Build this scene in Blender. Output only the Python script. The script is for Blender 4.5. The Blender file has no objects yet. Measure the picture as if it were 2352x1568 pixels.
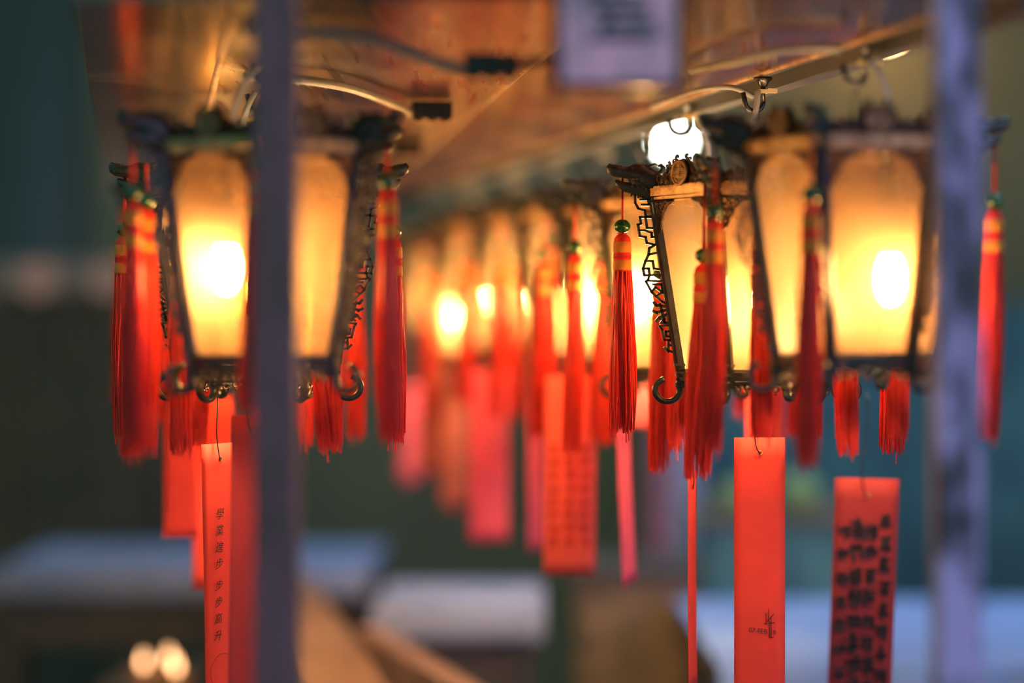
import bpy, math, random
from mathutils import Vector, Matrix, Euler
random.seed(7)
PI = math.pi
S = bpy.context.scene
COL = S.collection

# ------------------------------------------------------------------ camera, world, light, exposure
ZC = 1.60                       # eye height
F = 2352 * 85.0 / 36.0          # focal length in photo pixels
FOCUS = 2.78
cam_d = bpy.data.cameras.new('camera')
cam_d.lens = 85; cam_d.sensor_width = 36; cam_d.sensor_fit = 'HORIZONTAL'
cam_d.clip_start = 0.05; cam_d.clip_end = 60
cam_d.dof.use_dof = True; cam_d.dof.focus_distance = FOCUS; cam_d.dof.aperture_fstop = 1.0
cam = bpy.data.objects.new('camera', cam_d); COL.objects.link(cam)
cam.location = (0, 0, ZC); cam.rotation_euler = (PI/2, 0, 0)
S.camera = cam

W = bpy.data.worlds.new('world'); S.world = W; W.use_nodes = True
bgn = W.node_tree.nodes['Background']
bgn.inputs[0].default_value = (0.36, 0.85, 0.76, 1); bgn.inputs[1].default_value = 0.110

def area(name, loc, target, sx, sy, power, color):
    d = bpy.data.lights.new(name, 'AREA'); d.shape = 'RECTANGLE'; d.size = sx; d.size_y = sy
    d.energy = power; d.color = color
    o = bpy.data.objects.new(name, d); COL.objects.link(o); o.location = loc
    v = Vector(target) - Vector(loc)
    o.rotation_euler = v.to_track_quat('-Z', 'Y').to_euler()
    return o
# skylight over the back court, and daylight from the open temple front behind the camera
sky = area('skylight', (1.5, 5.4, 4.6), (0.9, 4.9, 0.8), 2.4, 1.6, 13, (0.50, 0.64, 1.0)); sky.data.spread = math.radians(110)
area('temple_front_daylight', (3.6, -2.2, 3.0), (0.2, 2.6, 1.5), 2.4, 2.2, 34, (0.66, 0.46, 1.0))

S.view_settings.view_transform = 'Standard'; S.view_settings.look = 'None'
S.view_settings.gamma = 1.0; S.view_settings.use_curve_mapping = False
S.view_settings.exposure = 2.0

def at(px, py, D):
    return Vector(((px-1176)/F*D, D, ZC + (784-py)/F*D))

# ------------------------------------------------------------------ materials
def new_mat(name):
    m = bpy.data.materials.new(name); m.use_nodes = True
    nt = m.node_tree
    return m, nt, nt.nodes['Principled BSDF'], nt.nodes['Material Output']
def node(nt, t, **kw):
    n = nt.nodes.new(t)
    for k, v in kw.items(): setattr(n, k, v)
    return n
def rgb(c): return (c[0], c[1], c[2], 1)
def simple(name, c, rough=0.5, metal=0.0, c2=None, scale=20.0, bump=0.0, bscale=60.0, stretch=(1, 1, 1), spec=0.5):
    m, nt, p, out = new_mat(name)
    p.inputs['Roughness'].default_value = rough; p.inputs['Metallic'].default_value = metal
    p.inputs['Specular IOR Level'].default_value = spec
    tc = node(nt, 'ShaderNodeTexCoord'); mp = node(nt, 'ShaderNodeMapping')
    mp.inputs['Scale'].default_value = stretch
    nt.links.new(tc.outputs['Object'], mp.inputs[0])
    nz = node(nt, 'ShaderNodeTexNoise'); nz.inputs['Scale'].default_value = scale; nz.inputs['Detail'].default_value = 4
    nt.links.new(mp.outputs[0], nz.inputs['Vector'])
    mx = node(nt, 'ShaderNodeValToRGB')
    c2 = c2 or tuple(min(1, v*0.75) for v in c)
    mx.color_ramp.elements[0].position = 0.38; mx.color_ramp.elements[0].color = rgb(c2)
    mx.color_ramp.elements[1].position = 0.62; mx.color_ramp.elements[1].color = rgb(c)
    nt.links.new(nz.outputs['Fac'], mx.inputs[0]); nt.links.new(mx.outputs[0], p.inputs['Base Color'])
    if bump:
        n2 = node(nt, 'ShaderNodeTexNoise'); n2.inputs['Scale'].default_value = bscale; n2.inputs['Detail'].default_value = 3
        nt.links.new(mp.outputs[0], n2.inputs['Vector'])
        b = node(nt, 'ShaderNodeBump'); b.inputs['Strength'].default_value = bump; b.inputs['Distance'].default_value = 0.002
        nt.links.new(n2.outputs['Fac'], b.inputs['Height']); nt.links.new(b.outputs[0], p.inputs['Normal'])
    return m
def thin_mat(name, c, trans=0.45, rough=0.6, c2=None, scale=30.0):
    """paper or silk that lets light through"""
    m, nt, p, out = new_mat(name)
    tc = node(nt, 'ShaderNodeTexCoord')
    nz = node(nt, 'ShaderNodeTexNoise'); nz.inputs['Scale'].default_value = scale
    nt.links.new(tc.outputs['Object'], nz.inputs['Vector'])
    rp = node(nt, 'ShaderNodeValToRGB')
    c2 = c2 or tuple(v*0.85 for v in c)
    rp.color_ramp.elements[0].color = rgb(c2); rp.color_ramp.elements[1].color = rgb(c)
    nt.links.new(nz.outputs['Fac'], rp.inputs[0]); nt.links.new(rp.outputs[0], p.inputs['Base Color'])
    p.inputs['Roughness'].default_value = rough; p.inputs['Specular IOR Level'].default_value = 0.3
    t = node(nt, 'ShaderNodeBsdfTranslucent'); nt.links.new(rp.outputs[0], t.inputs[0])
    mx = node(nt, 'ShaderNodeMixShader'); mx.inputs[0].default_value = trans
    nt.links.new(p.outputs[0], mx.inputs[1]); nt.links.new(t.outputs[0], mx.inputs[2])
    nt.links.new(mx.outputs[0], out.inputs[0])
    return m
def emit_mat(name, c, s):
    m, nt, p, out = new_mat(name)
    e = node(nt, 'ShaderNodeEmission'); e.inputs[0].default_value = rgb(c); e.inputs[1].default_value = s
    nt.links.new(e.outputs[0], out.inputs[0])
    return m
def glass_mat(name):
    m, nt, p, out = new_mat(name)
    tc = node(nt, 'ShaderNodeTexCoord')
    nz = node(nt, 'ShaderNodeTexNoise'); nz.inputs['Scale'].default_value = 9.0; nz.inputs['Detail'].default_value = 5
    nt.links.new(tc.outputs['Object'], nz.inputs['Vector'])
    rp = node(nt, 'ShaderNodeValToRGB')
    rp.color_ramp.elements[0].position = 0.35; rp.color_ramp.elements[0].color = (0.175, 0.090, 0.034, 1)
    rp.color_ramp.elements[1].position = 0.65; rp.color_ramp.elements[1].color = (0.235, 0.140, 0.056, 1)
    nt.links.new(nz.outputs['Fac'], rp.inputs[0])
    tl = node(nt, 'ShaderNodeBsdfTranslucent'); nt.links.new(rp.outputs[0], tl.inputs[0])
    df = node(nt, 'ShaderNodeBsdfDiffuse'); df.inputs[0].default_value = (0.42, 0.25, 0.10, 1)
    m1 = node(nt, 'ShaderNodeMixShader'); m1.inputs[0].default_value = 0.14
    nt.links.new(tl.outputs[0], m1.inputs[1]); nt.links.new(df.outputs[0], m1.inputs[2])
    tr = node(nt, 'ShaderNodeBsdfTransparent'); tr.inputs[0].default_value = (1, 0.80, 0.50, 1)
    m2 = node(nt, 'ShaderNodeMixShader'); m2.inputs[0].default_value = 0.32
    nt.links.new(m1.outputs[0], m2.inputs[1]); nt.links.new(tr.outputs[0], m2.inputs[2])
    gl = node(nt, 'ShaderNodeBsdfGlossy'); gl.inputs['Roughness'].default_value = 0.25
    lw = node(nt, 'ShaderNodeFresnel'); lw.inputs[0].default_value = 1.35
    m3 = node(nt, 'ShaderNodeMixShader'); nt.links.new(lw.outputs[0], m3.inputs[0])
    nt.links.new(m2.outputs[0], m3.inputs[1]); nt.links.new(gl.outputs[0], m3.inputs[2])
    nt.links.new(m3.outputs[0], out.inputs[0])
    return m
def lacquer(name, c, c2, rough=0.16, bump=0.35, coat=1.0):
    """varnished wood: grain along object Y, small waves in the varnish"""
    m, nt, p, out = new_mat(name)
    tc = node(nt, 'ShaderNodeTexCoord'); mp = node(nt, 'ShaderNodeMapping'); mp.inputs['Scale'].default_value = (26, 1.6, 26)
    nt.links.new(tc.outputs['Object'], mp.inputs[0])
    nz = node(nt, 'ShaderNodeTexNoise'); nz.inputs['Scale'].default_value = 2.0; nz.inputs['Detail'].default_value = 6
    nt.links.new(mp.outputs[0], nz.inputs['Vector'])
    rp = node(nt, 'ShaderNodeValToRGB')
    rp.color_ramp.elements[0].position = 0.35; rp.color_ramp.elements[0].color = rgb(c2)
    rp.color_ramp.elements[1].position = 0.65; rp.color_ramp.elements[1].color = rgb(c)
    nt.links.new(nz.outputs['Fac'], rp.inputs[0]); nt.links.new(rp.outputs[0], p.inputs['Base Color'])
    mp2 = node(nt, 'ShaderNodeMapping'); mp2.inputs['Scale'].default_value = (10, 42, 10)
    nt.links.new(tc.outputs['Object'], mp2.inputs[0])
    n2 = node(nt, 'ShaderNodeTexNoise'); n2.inputs['Scale'].default_value = 2.2; n2.inputs['Detail'].default_value = 5
    nt.links.new(mp2.outputs[0], n2.inputs['Vector'])
    b = node(nt, 'ShaderNodeBump'); b.inputs['Strength'].default_value = bump; b.inputs['Distance'].default_value = 0.0016
    nt.links.new(n2.outputs['Fac'], b.inputs['Height']); nt.links.new(b.outputs[0], p.inputs['Normal'])
    r2 = node(nt, 'ShaderNodeMapRange'); r2.inputs['To Min'].default_value = rough*0.6; r2.inputs['To Max'].default_value = rough*1.7
    nt.links.new(nz.outputs['Fac'], r2.inputs[0]); nt.links.new(r2.outputs[0], p.inputs['Roughness'])
    p.inputs['Specular IOR Level'].default_value = 0.6*coat; p.inputs['Coat Weight'].default_value = coat; p.inputs['Coat IOR'].default_value = 1.7; p.inputs['Coat Roughness'].default_value = rough*.8
    nt.links.new(b.outputs[0], p.inputs['Coat Normal'])
    return m

M = {}
M['frame'] = simple('black_lacquer', (0.030, 0.040, 0.036), 0.34, 0.1, (0.020, 0.028, 0.025), 60, 0.3, 400)
M['gold'] = simple('antique_gilt', (0.50, 0.31, 0.14), 0.36, 0.6, (0.25, 0.14, 0.06), 70, 0.5, 500)
M['darkgold'] = simple('dull_gilt', (0.11, 0.060, 0.026), 0.42, 0.4, (0.016, 0.014, 0.011), 110, 0.5, 500)
M['bracket'] = simple('red_brown_lacquer', (0.075, 0.028, 0.014), 0.32, 0.1, (0.020, 0.010, 0.007), 150, 0.4, 500)
M['glass'] = glass_mat('frosted_amber_pane')
M['bulb'] = emit_mat('glowing_bulb', (1.0, 0.58, 0.24), 95.0)
M['bulb_mid'] = emit_mat('glowing_mid_bulb', (1.0, 0.58, 0.26), 115.0)
M['bulb_bright'] = emit_mat('glowing_bright_bulb', (1.0, 0.64, 0.28), 260.0)
M['socket'] = simple('socket_plastic', (0.03, 0.03, 0.028), 0.5)
M['red_silk'] = thin_mat('red_silk', (0.95, 0.095, 0.075), 0.52, 0.34, (0.78, 0.060, 0.048), 160)
M['cord'] = simple('red_cord', (0.50, 0.012, 0.012), 0.6)
M['yellow'] = simple('amber_thread', (0.78, 0.30, 0.03), 0.55, 0, (0.66, 0.22, 0.02), 200, 0.6, 900, (1, 1, 12))
M['jade'] = simple('jade_green', (0.010, 0.110, 0.022), 0.08, 0, (0.005, 0.055, 0.010), 150, spec=0.8)
M['wire'] = simple('dark_wire', (0.035, 0.032, 0.03), 0.35, 0.8)
M['hook'] = simple('black_hook', (0.018, 0.018, 0.018), 0.28, 0.3)
M['cable'] = simple('grey_cable', (0.30, 0.31, 0.30), 0.42)
M['tie'] = simple('zip_tie', (0.75, 0.62, 0.30), 0.4)
M['block'] = simple('black_connector', (0.012, 0.012, 0.012), 0.25)
M['brass'] = simple('brass_screw', (0.75, 0.5, 0.2), 0.25, 1.0)
M['plank'] = lacquer('varnished_plank', (0.085, 0.040, 0.020), (0.030, 0.015, 0.008), 0.17, 0.10)
M['plank_dull'] = lacquer('worn_varnished_plank', (0.042, 0.020, 0.012), (0.015, 0.008, 0.006), 0.26, 0.12, 0.30)
M['plank_red'] = lacquer('red_varnished_plank', (0.20, 0.036, 0.013), (0.09, 0.016, 0.007), 0.17, 0.07, 0.75)
M['edge'] = simple('plank_edge', (0.42, 0.25, 0.13), 0.35, 0, (0.18, 0.09, 0.05), 50, 0.8, 150)
M['fascia'] = simple('grey_blue_beam', (0.050, 0.056, 0.068), 0.55, 0, (0.032, 0.038, 0.046), 12, 0.4, 60, (1, .2, 1))
M['rail'] = simple('brown_rail', (0.26, 0.145, 0.10), 0.5, 0, (0.20, 0.11, 0.075), 10)
M['ink'] = simple('ink', (0.035, 0.012, 0.010), 0.7)
M['ink_soft'] = simple('faded_ink', (0.075, 0.012, 0.010), 0.7)
M['paper'] = thin_mat('red_paper', (0.97, 0.125, 0.090), 0.50, 0.7)
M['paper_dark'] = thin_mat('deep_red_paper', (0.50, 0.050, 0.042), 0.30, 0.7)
M['paper_pink'] = thin_mat('pink_paper', (0.97, 0.19, 0.30), 0.5, 0.7)
M['paper_rose'] = thin_mat('rose_paper', (0.99, 0.25, 0.22), 0.6, 0.7)
M['paper_backlit'] = thin_mat('dim_backlit_paper', (0.55, 0.14, 0.09), 0.4, 0.7)  # dimness of the backlit far red tags put into the paper colour

# ------------------------------------------------------------------ mesh building
class MB:
    def __init__(s): s.v = []; s.f = []; s.sm = []
    def add(s, vs, fs, smooth=False):
        b = len(s.v); s.v += [tuple(v) for v in vs]
        s.f += [tuple(b+i for i in f) for f in fs]; s.sm += [smooth]*len(fs)
    def box(s, c, size, R=None):
        hx, hy, hz = size[0]/2, size[1]/2, size[2]/2
        vs = [Vector((x, y, z)) for x in (-hx, hx) for y in (-hy, hy) for z in (-hz, hz)]
        if R is not None: vs = [R @ v for v in vs]
        c = Vector(c)
        s.add([v + c for v in vs], [(0, 1, 3, 2), (4, 6, 7, 5), (0, 4, 5, 1), (2, 3, 7, 6), (0, 2, 6, 4), (1, 5, 7, 3)])
    def tube(s, pts, rad, n=8, flat=None, smooth=True, caps=True):
        """swept ring; flat = (axis vector, factor) squashes the section along one axis"""
        pts = [Vector(p) for p in pts]
        if not hasattr(rad, '__len__'): rad = [rad]*len(pts)
        vs = []; prev = None
        for i, p in enumerate(pts):
            t = (pts[min(i+1, len(pts)-1)] - pts[max(i-1, 0)])
            t = t.normalized() if t.length > 1e-9 else Vector((0, 0, 1))
            if prev is None:
                a = Vector((0, 1, 0)) if abs(t.y) < 0.9 else Vector((1, 0, 0))
                u = t.cross(a).normalized()
            else:
                u = (prev - t*prev.dot(t)).normalized()
            prev = u; w = t.cross(u)
            for k in range(n):
                a = 2*PI*k/n
                o = (u*math.cos(a) + w*math.sin(a))*rad[i]
                if flat: o -= flat[0]*(o.dot(flat[0])*(1-flat[1]))
                vs.append(p + o)
        fs = []
        for i in range(len(pts)-1):
            for k in range(n):
                k2 = (k+1) % n
                fs.append((i*n+k, i*n+k2, (i+1)*n+k2, (i+1)*n+k))
        if caps:
            fs.append(tuple(range(n-1, -1, -1))); fs.append(tuple(range((len(pts)-1)*n, len(pts)*n)))
        s.add(vs, fs, smooth)
    def lathe(s, prof, n=16, c=(0, 0, 0), smooth=True):
        c = Vector(c); vs = []
        for r, z in prof:
            for k in range(n):
                a = 2*PI*k/n; vs.append(c + Vector((r*math.cos(a), r*math.sin(a), z)))
        fs = []
        for i in range(len(prof)-1):
            for k in range(n):
                k2 = (k+1) % n
                fs.append((i*n+k, i*n+k2, (i+1)*n+k2, (i+1)*n+k))
        fs.append(tuple(range(n-1, -1, -1))); fs.append(tuple(range((len(prof)-1)*n, len(prof)*n)))
        s.add(vs, fs, smooth)
    def ball(s, c, r, n=12, m=8, sc=(1, 1, 1)):
        prof = []
        for i in range(m+1):
            a = -PI/2 + PI*i/m
            prof.append((max(1e-5, r*math.cos(a)), r*math.sin(a)))
        b = len(s.v); s.lathe(prof, n)
        for i in range(b, len(s.v)):
            v = s.v[i]; s.v[i] = (v[0]*sc[0]+c[0], v[1]*sc[1]+c[1], v[2]*sc[2]+c[2])
    def stroke(s, pts, w, th, plane='xz', off=0.0):
        """flat bent bar in a plane; pts are 2-D"""
        for i in range(len(pts)-1):
            a = Vector((pts[i][0], pts[i][1])); b = Vector((pts[i+1][0], pts[i+1][1]))
            d = b - a; L = d.length
            if L < 1e-7: continue
            d /= L; nrm = Vector((-d.y, d.x))*w/2
            a2 = a - d*w/2; b2 = b + d*w/2
            q = [a2+nrm, a2-nrm, b2-nrm, b2+nrm]
            if plane == 'xz': vs = [(p.x, off+y, p.y) for y in (-th/2, th/2) for p in q]
            else: vs = [(off+y, p.x, p.y) for y in (-th/2, th/2) for p in q]
            s.add(vs, [(3, 2, 1, 0), (4, 5, 6, 7), (0, 1, 5, 4), (1, 2, 6, 5), (2, 3, 7, 6), (3, 0, 4, 7)])
    def ring(s, c, R, r, axis='y', n=20, m=6, a0=0.0, a1=2*PI, flat=None):
        pts = []
        k = n if a1-a0 < 2*PI-1e-4 else n
        for i in range(k+1):
            a = a0 + (a1-a0)*i/k
            if axis == 'y': pts.append((c[0]+R*math.cos(a), c[1], c[2]+R*math.sin(a)))
            elif axis == 'x': pts.append((c[0], c[1]+R*math.cos(a), c[2]+R*math.sin(a)))
            else: pts.append((c[0]+R*math.cos(a), c[1]+R*math.sin(a), c[2]))
        s.tube(pts, r, m, flat)
    def poly(s, pts, th, plane='yz', off=0.0):
        n = len(pts)
        if plane == 'yz': vs = [(off-th/2, a, b) for a, b in pts] + [(off+th/2, a, b) for a, b in pts]
        elif plane == 'xz': vs = [(a, off-th/2, b) for a, b in pts] + [(a, off+th/2, b) for a, b in pts]
        else: vs = [(a, b, off-th/2) for a, b in pts] + [(a, b, off+th/2) for a, b in pts]
        fs = [tuple(range(n-1, -1, -1)), tuple(range(n, 2*n))]
        for i in range(n):
            j = (i+1) % n; fs.append((i, j, n+j, n+i))
        s.add(vs, fs)
    def mesh(s, name, mat):
        me = bpy.data.meshes.new(name); me.from_pydata(s.v, [], s.f)
        me.polygons.foreach_set('use_smooth', s.sm); me.materials.append(M[mat] if isinstance(mat, str) else mat)
        me.update(); return me
    def build(s, name, mat, parent=None, loc=None):
        return link(name, s.mesh(name, mat), parent, loc)
def link(name, data, parent=None, loc=None, rot=None, scale=None):
    o = bpy.data.objects.new(name, data); COL.objects.link(o)
    if parent is not None: o.parent = parent
    if loc is not None: o.location = loc
    if rot is not None: o.rotation_euler = rot
    if scale is not None: o.scale = scale
    return o
def thing(name, label, cat, loc=(0, 0, 0), group=None, rz=0):
    o = link(name, None, None, loc, (0, 0, rz)); o.empty_display_size = 0.05
    tag(o, label, cat, group); return o
def tag(o, label, cat, group=None):
    o['label'] = label; o['category'] = cat
    if group: o['group'] = group
    return o
def struct(o): o['kind'] = 'structure'; return o

# ------------------------------------------------------------------ the setting
mb = MB(); mb.box((0, 3.5, -0.05), (12, 15, 0.1)); 
M['floor'] = simple('stone_floor', (0.12, 0.11, 0.10), 0.6, 0, (0.07, 0.07, 0.065), 3)
struct(mb.build('floor', 'floor'))
M['wall'] = simple('tan_plaster', (0.24, 0.19, 0.115), 0.85, 0, (0.17, 0.14, 0.085), 1.6, 0.2, 20)
mb = MB(); mb.box((0, 9.1, 2.6), (12, 0.2, 5.2)); struct(mb.build('wall_back', 'wall'))

# ------------------------------------------------------------------ lantern prototypes (vertex along +X, face normal along +X)
H, RT, RB = 0.218, 0.1145, 0.083
RTAS = RT + 0.032
def xr(z): return RB + (RT-RB)*z/H
CS = 0.000197
P = {}
# corner post
mb = MB()
prof = [(0.0045, 0.0025), (0.0045, -0.0025), (0.0015, -0.0062), (-0.005, -0.0062), (-0.005, 0.0062), (0.0015, 0.0062)]
def slanted(prof, z0, z1):
    vs = []
    for z in (z0, z1):
        vs += [(xr(z)+a, b, z) for a, b in prof]
    n = len(prof)
    fs = [tuple(range(n-1, -1, -1)), tuple(range(n, 2*n))]
    fs += [(i, (i+1) % n, n+(i+1) % n, n+i) for i in range(n)]
    mb.add(vs, fs)
slanted(prof, -0.016, H+0.014)
for q in (-0.0035, 0.0035): slanted([(0.0049, q+0.0006), (0.0049, q-0.0006), (0.002, q-0.0006), (0.002, q+0.0006)], 0.004, H)
for z in (0.0, 0.012, H-0.012, H+0.002): mb.box((xr(z), 0, z), (0.012, 0.0145, 0.003))
P['post'] = mb.mesh('post', 'frame')
# fretwork wing on the post
mb = MB()
strokes = [
 [(0, 285), (68, 290), (72, 340), (62, 372), (34, 385), (34, 420), (2, 420)], [(45, 318), (10, 318), (10, 350), (42, 350)],
 [(2, 425), (61, 425), (61, 465), (75, 470), (75, 540), (50, 545), (48, 580), (12, 592), (0, 592)], [(36, 428), (36, 490), (2, 490)],
 [(75, 505), (50, 505), (20, 520), (20, 545), (0, 545)],
 [(12, 592), (40, 612), (48, 650), (67, 690), (84, 735), (83, 775), (0, 772)], [(48, 650), (0, 636)], [(67, 690), (34, 690), (34, 735), (2, 742)], [(84, 735), (58, 735), (58, 772)],
 [(60, 778), (68, 800), (80, 812), (60, 880), (20, 935), (0, 948)], [(68, 808), (2, 812)], [(48, 830), (12, 830), (10, 880), (38, 850)], [(45, 900), (0, 868)], [(62, 875), (42, 850)],
 [(0, 965), (50, 955), (58, 940)], [(10, 985), (52, 1000), (66, 992)], [(0, 1005), (46, 1030), (62, 1050)], [(32, 950), (24, 1060), (0, 1065)], [(24, 1040), (40, 1062)],
 [(0, 1075), (48, 1082), (42, 1100), (38, 1165), (8, 1168), (6, 1112), (26, 1115), (26, 1142), (14, 1145)],
 [(20, 1170), (28, 1230), (0, 1242)], [(28, 1235), (42, 1212)], [(0, 1200), (24, 1196)]]
for st in strokes:
    pts = []
    for u, y in st:
        z = H - (y-270)*CS; pts.append((xr(z)+0.003+u*CS*1.2, z))
    w = 0.0032 if 940 <= st[0][1] <= 1060 else 0.0027
    mb.stroke(pts, w, 0.0046)
for u, y, r in ((46, 958, 10), (50, 1002, 11), (40, 1035, 12), (26, 985, 10), (22, 1020, 11)):
    z = H-(y-270)*CS; mb.ball((xr(z)+0.003+u*CS*1.2, 0, z), r*CS, 6, 4, (1, 1.3, 1))
P['fretwork'] = mb.mesh('fretwork', 'frame')
# dragon-head finial
mb = MB(); mm = 0.001; fl = (Vector((0, 1, 0)), 0.72)
def du(u, v, y=0): return (RT+u*mm, y, H+v*mm)
def dtube(lst, n=8, y=0): mb.tube([du(u, v, y) for u, v, r in lst], [r*mm*1.18 for u, v, r in lst], n, fl)
dtube([(-4, -4, 8), (-3, 6, 11), (2, 13, 12), (10, 19, 10.5), (18, 21.5, 8.5), (26, 22, 6.6), (33, 22.5, 6), (39, 24, 6.8), (43, 27, 6.2), (45.5, 30.5, 3.6), (45, 33, 1.2)], 12)
dtube([(2, 2, 10), (12, 3, 8.5), (22, 4, 6), (30, 6, 4.8), (36, 9.5, 3.6), (39.5, 13.5, 1.2)], 10)
dtube([(-5, -8, 7), (2, 0, 9.5), (10, 6, 9.5), (16, 13, 8), (22, 19, 6)], 10)
dtube([(4, 21, 7), (12, 25, 7), (19, 26.5, 5.5), (27, 25, 3)], 10)
for u, v, r_ in ((2, 9, 5), (9, 12, 4.6), (15, 15, 4), (-3, 15, 4.4), (6, 3, 4.4), (14, 5, 3.8), (21, 6, 3)):
    for q in (-1, 1): mb.ball(du(u, v, q*6.2*mm), r_*.62*mm, 7, 5)
mb.ball(du(43, 27), 6.2*mm, 10, 8, (1, .8, .9))
dtube([(-1, 22, 4), (-6, 20, 3.4), (-11, 23, 2.8), (-12.5, 28, 2.4), (-9.5, 31.5, 1.8), (-7, 30, 1)])
for s in (-1, 1):
    dtube([(6, 24, 2.5), (2, 30, 2), (-3, 32, 1.4), (-6, 31, .6)], 6, s*4*mm)
    mb.ball(du(21, 27.5, s*3.6*mm), 2.2*mm, 8, 6)
    dtube([(12, 14, 3), (16, 15, 2.4), (22, 15, 1)], 6, s*5*mm)
for u, v, a, b in ((12, 2, 15, -8), (19, 4, 23, -6), (26, 6, 29, -1), (6, 2, 8, -10), (0, 0, 1, -9)):
    dtube([(u, v, 3.2), ((u+a)/2, (v+b)/2, 2.2), (a, b, .5)], 6)
for u, v, a, b in ((8, 28, 5, 33), (15, 28, 12, 32), (34, 27, 33, 31)):
    dtube([(u, v-2, 2), (a, b, .4)], 6)
for u in (26, 31, 36): dtube([(u, 20.5, 1.3), (u+.6, 16.5, .3)], 5)
P['dragon_finial'] = mb.mesh('dragon_finial', 'frame')
# curled foot at the bottom of the post
mb = MB()
cx, cz = RB+0.0145, -0.018
mb.ring((cx, 0, cz), 0.0135, 0.0036, 'y', 26, 8, math.radians(150), math.radians(150+285), (Vector((0, 1, 0)), 1.25))
mb.tube([(RB, 0, -0.004), (RB+0.0008, 0, -0.014)], 0.0055, 8)
mb.ring((RB+0.001, 0, -0.013), 0.004, 0.0016, 'z', 12, 6)
P['foot_curl'] = mb.mesh('foot_curl', 'frame')
# --- face parts; apothem varies with height
C30 = math.cos(PI/6)
def ap(z): return xr(z)*C30
def fp(y, z, d=0): return (ap(z)+d, y, z)
def hw(z): return xr(z)/2
mb = MB()
def slab(z0, z1, d0, d1, inset=0.002):
    vs = []
    for z in (z0, z1):
        h = hw(z)-inset
        vs += [fp(-h, z, d0), fp(h, z, d0), fp(h, z, d1), fp(-h, z, d1)]
    mb.add(vs, [(3, 2, 1, 0), (4, 5, 6, 7), (0, 1, 5, 4), (1, 2, 6, 5), (2, 3, 7, 6), (3, 0, 4, 7)])
slab(H-0.006, H+0.003, -0.004, 0.006); slab(H+0.003, H+0.0055, -0.003, 0.0035); slab(H-0.010, H-0.007, -0.003, 0.003); slab(H-0.0125, H-0.0115, -0.003, 0.002)
P['top_bar'] = mb.mesh('top_bar', 'gold')
mb = MB(); slab(-0.007, 0.004, -0.004, 0.005); slab(-0.010, -0.0075, -0.003, 0.003); slab(0.005, 0.007, -0.003, 0.0025)
P['bottom_bar'] = mb.mesh('bottom_bar', 'frame')
mb = MB(); n = 6
vs = []
for i in range(n+1):
    z = 0.003 + (H-0.010)*i/n
    for j in range(n+1):
        h = hw(z)-0.003; vs.append(fp(-h+2*h*j/n, z, -0.0015))
mb.add(vs, [(i*(n+1)+j, i*(n+1)+j+1, (i+1)*(n+1)+j+1, (i+1)*(n+1)+j) for i in range(n) for j in range(n)])
P['glass_pane'] = mb.mesh('glass_pane', 'glass')
# crest over the top bar, with its longevity medallion
mb = MB(); rnd = random.Random(3)
def cr(y, z, d=0.0): return (RT*C30+d, y*mm, H+0.004+z*mm)
mb.poly([(y*mm, H+0.004+z*mm) for y, z in ((-50, 0), (-48, 10), (-42, 14), (-36, 8), (-30, 14), (-24, 12), (-20, 18), (-15, 25), (-8, 29), (0, 31), (8, 29), (15, 25), (20, 18), (24, 12), (30, 14), (36, 8), (42, 14), (48, 10), (50, 0))], 0.0022, 'yz', RT*C30-0.001)
for k in range(12):
    y = -49 + k*98/11
    if abs(y) > 8: mb.ring(cr(y, 5), 3.4*mm, 1.1*mm, 'x', 10, 5)
for s in (-1, 1):
    for y, z, r in ((17, 12, 4.2), (25, 11, 3.6), (42, 11, 3.4), (34, 9, 3), (18, 21, 3.4), (14, 28, 3), (31, 14, 2.8), (48, 9, 2.4), (9, 33, 2.6)):
        mb.ring(cr(s*y, z, .0008), r*mm, 1.2*mm, 'x', 10, 5, 0.4*s, 0.4*s+5.2)
        mb.ball(cr(s*y, z, .0012), 1.3*mm, 6, 4)
for k in range(15): mb.ball(cr(-49+k*7, 1.2, 0.003), 1.6*mm, 6, 4)
P['crest'] = mb.mesh('crest', 'darkgold')
mb = MB(); MZ = 14.5; d0 = 0.0050
def mring(ry, rz, r):
    pts = []
    for i in range(33):
        a = 2*PI*i/32; pts.append(cr(ry*math.cos(a), MZ+rz*math.sin(a), d0))
    mb.tube(pts, r*mm, 6, None, True, False)
mring(13, 13.5, 1.5); mring(10.8, 11.4, .6)
pts = [cr(12.5*math.cos(2*PI*i/28), MZ+13*math.sin(2*PI*i/28), 0.0030) for i in range(28)]
mb.add([cr(0, MZ, 0.0030)] + pts, [(0, 1+i, 1+(i+1) % 28) for i in range(28)])
mw, mt = 1.15*mm, 1.8*mm
def ms(lst): mb.stroke([((y)*mm, H+0.004+(MZ+z)*mm) for y, z in lst], mw, mt, 'yz', RT*C30+d0-0.0004)
ms([(-9.5, 2.6), (9.5, 2.6)]); ms([(-9.8, 0), (9.8, 0)]); ms([(-9.5, -2.6), (9.5, -2.6)]); ms([(0, 9.5), (0, -3)])
ms([(-7, 4.8), (7, 4.8)]); ms([(-4, 4.8), (-4, 7.2), (4, 7.2), (4, 4.8)]); ms([(-3, 9), (3, 9)])
ms([(-7.5, -5), (7.5, -5)]); ms([(-7.5, -5), (-6.5, -8), (-3.5, -10.3)]); ms([(7.5, -5), (6.5, -8), (3.5, -10.3)])
ms([(-1, -10.5), (-1, -7), (-4, -7), (-4, -8.6)]); ms([(1, -10.5), (1, -7), (4, -7), (4, -8.6)])
P['medallion'] = mb.mesh('medallion', 'gold')
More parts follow.
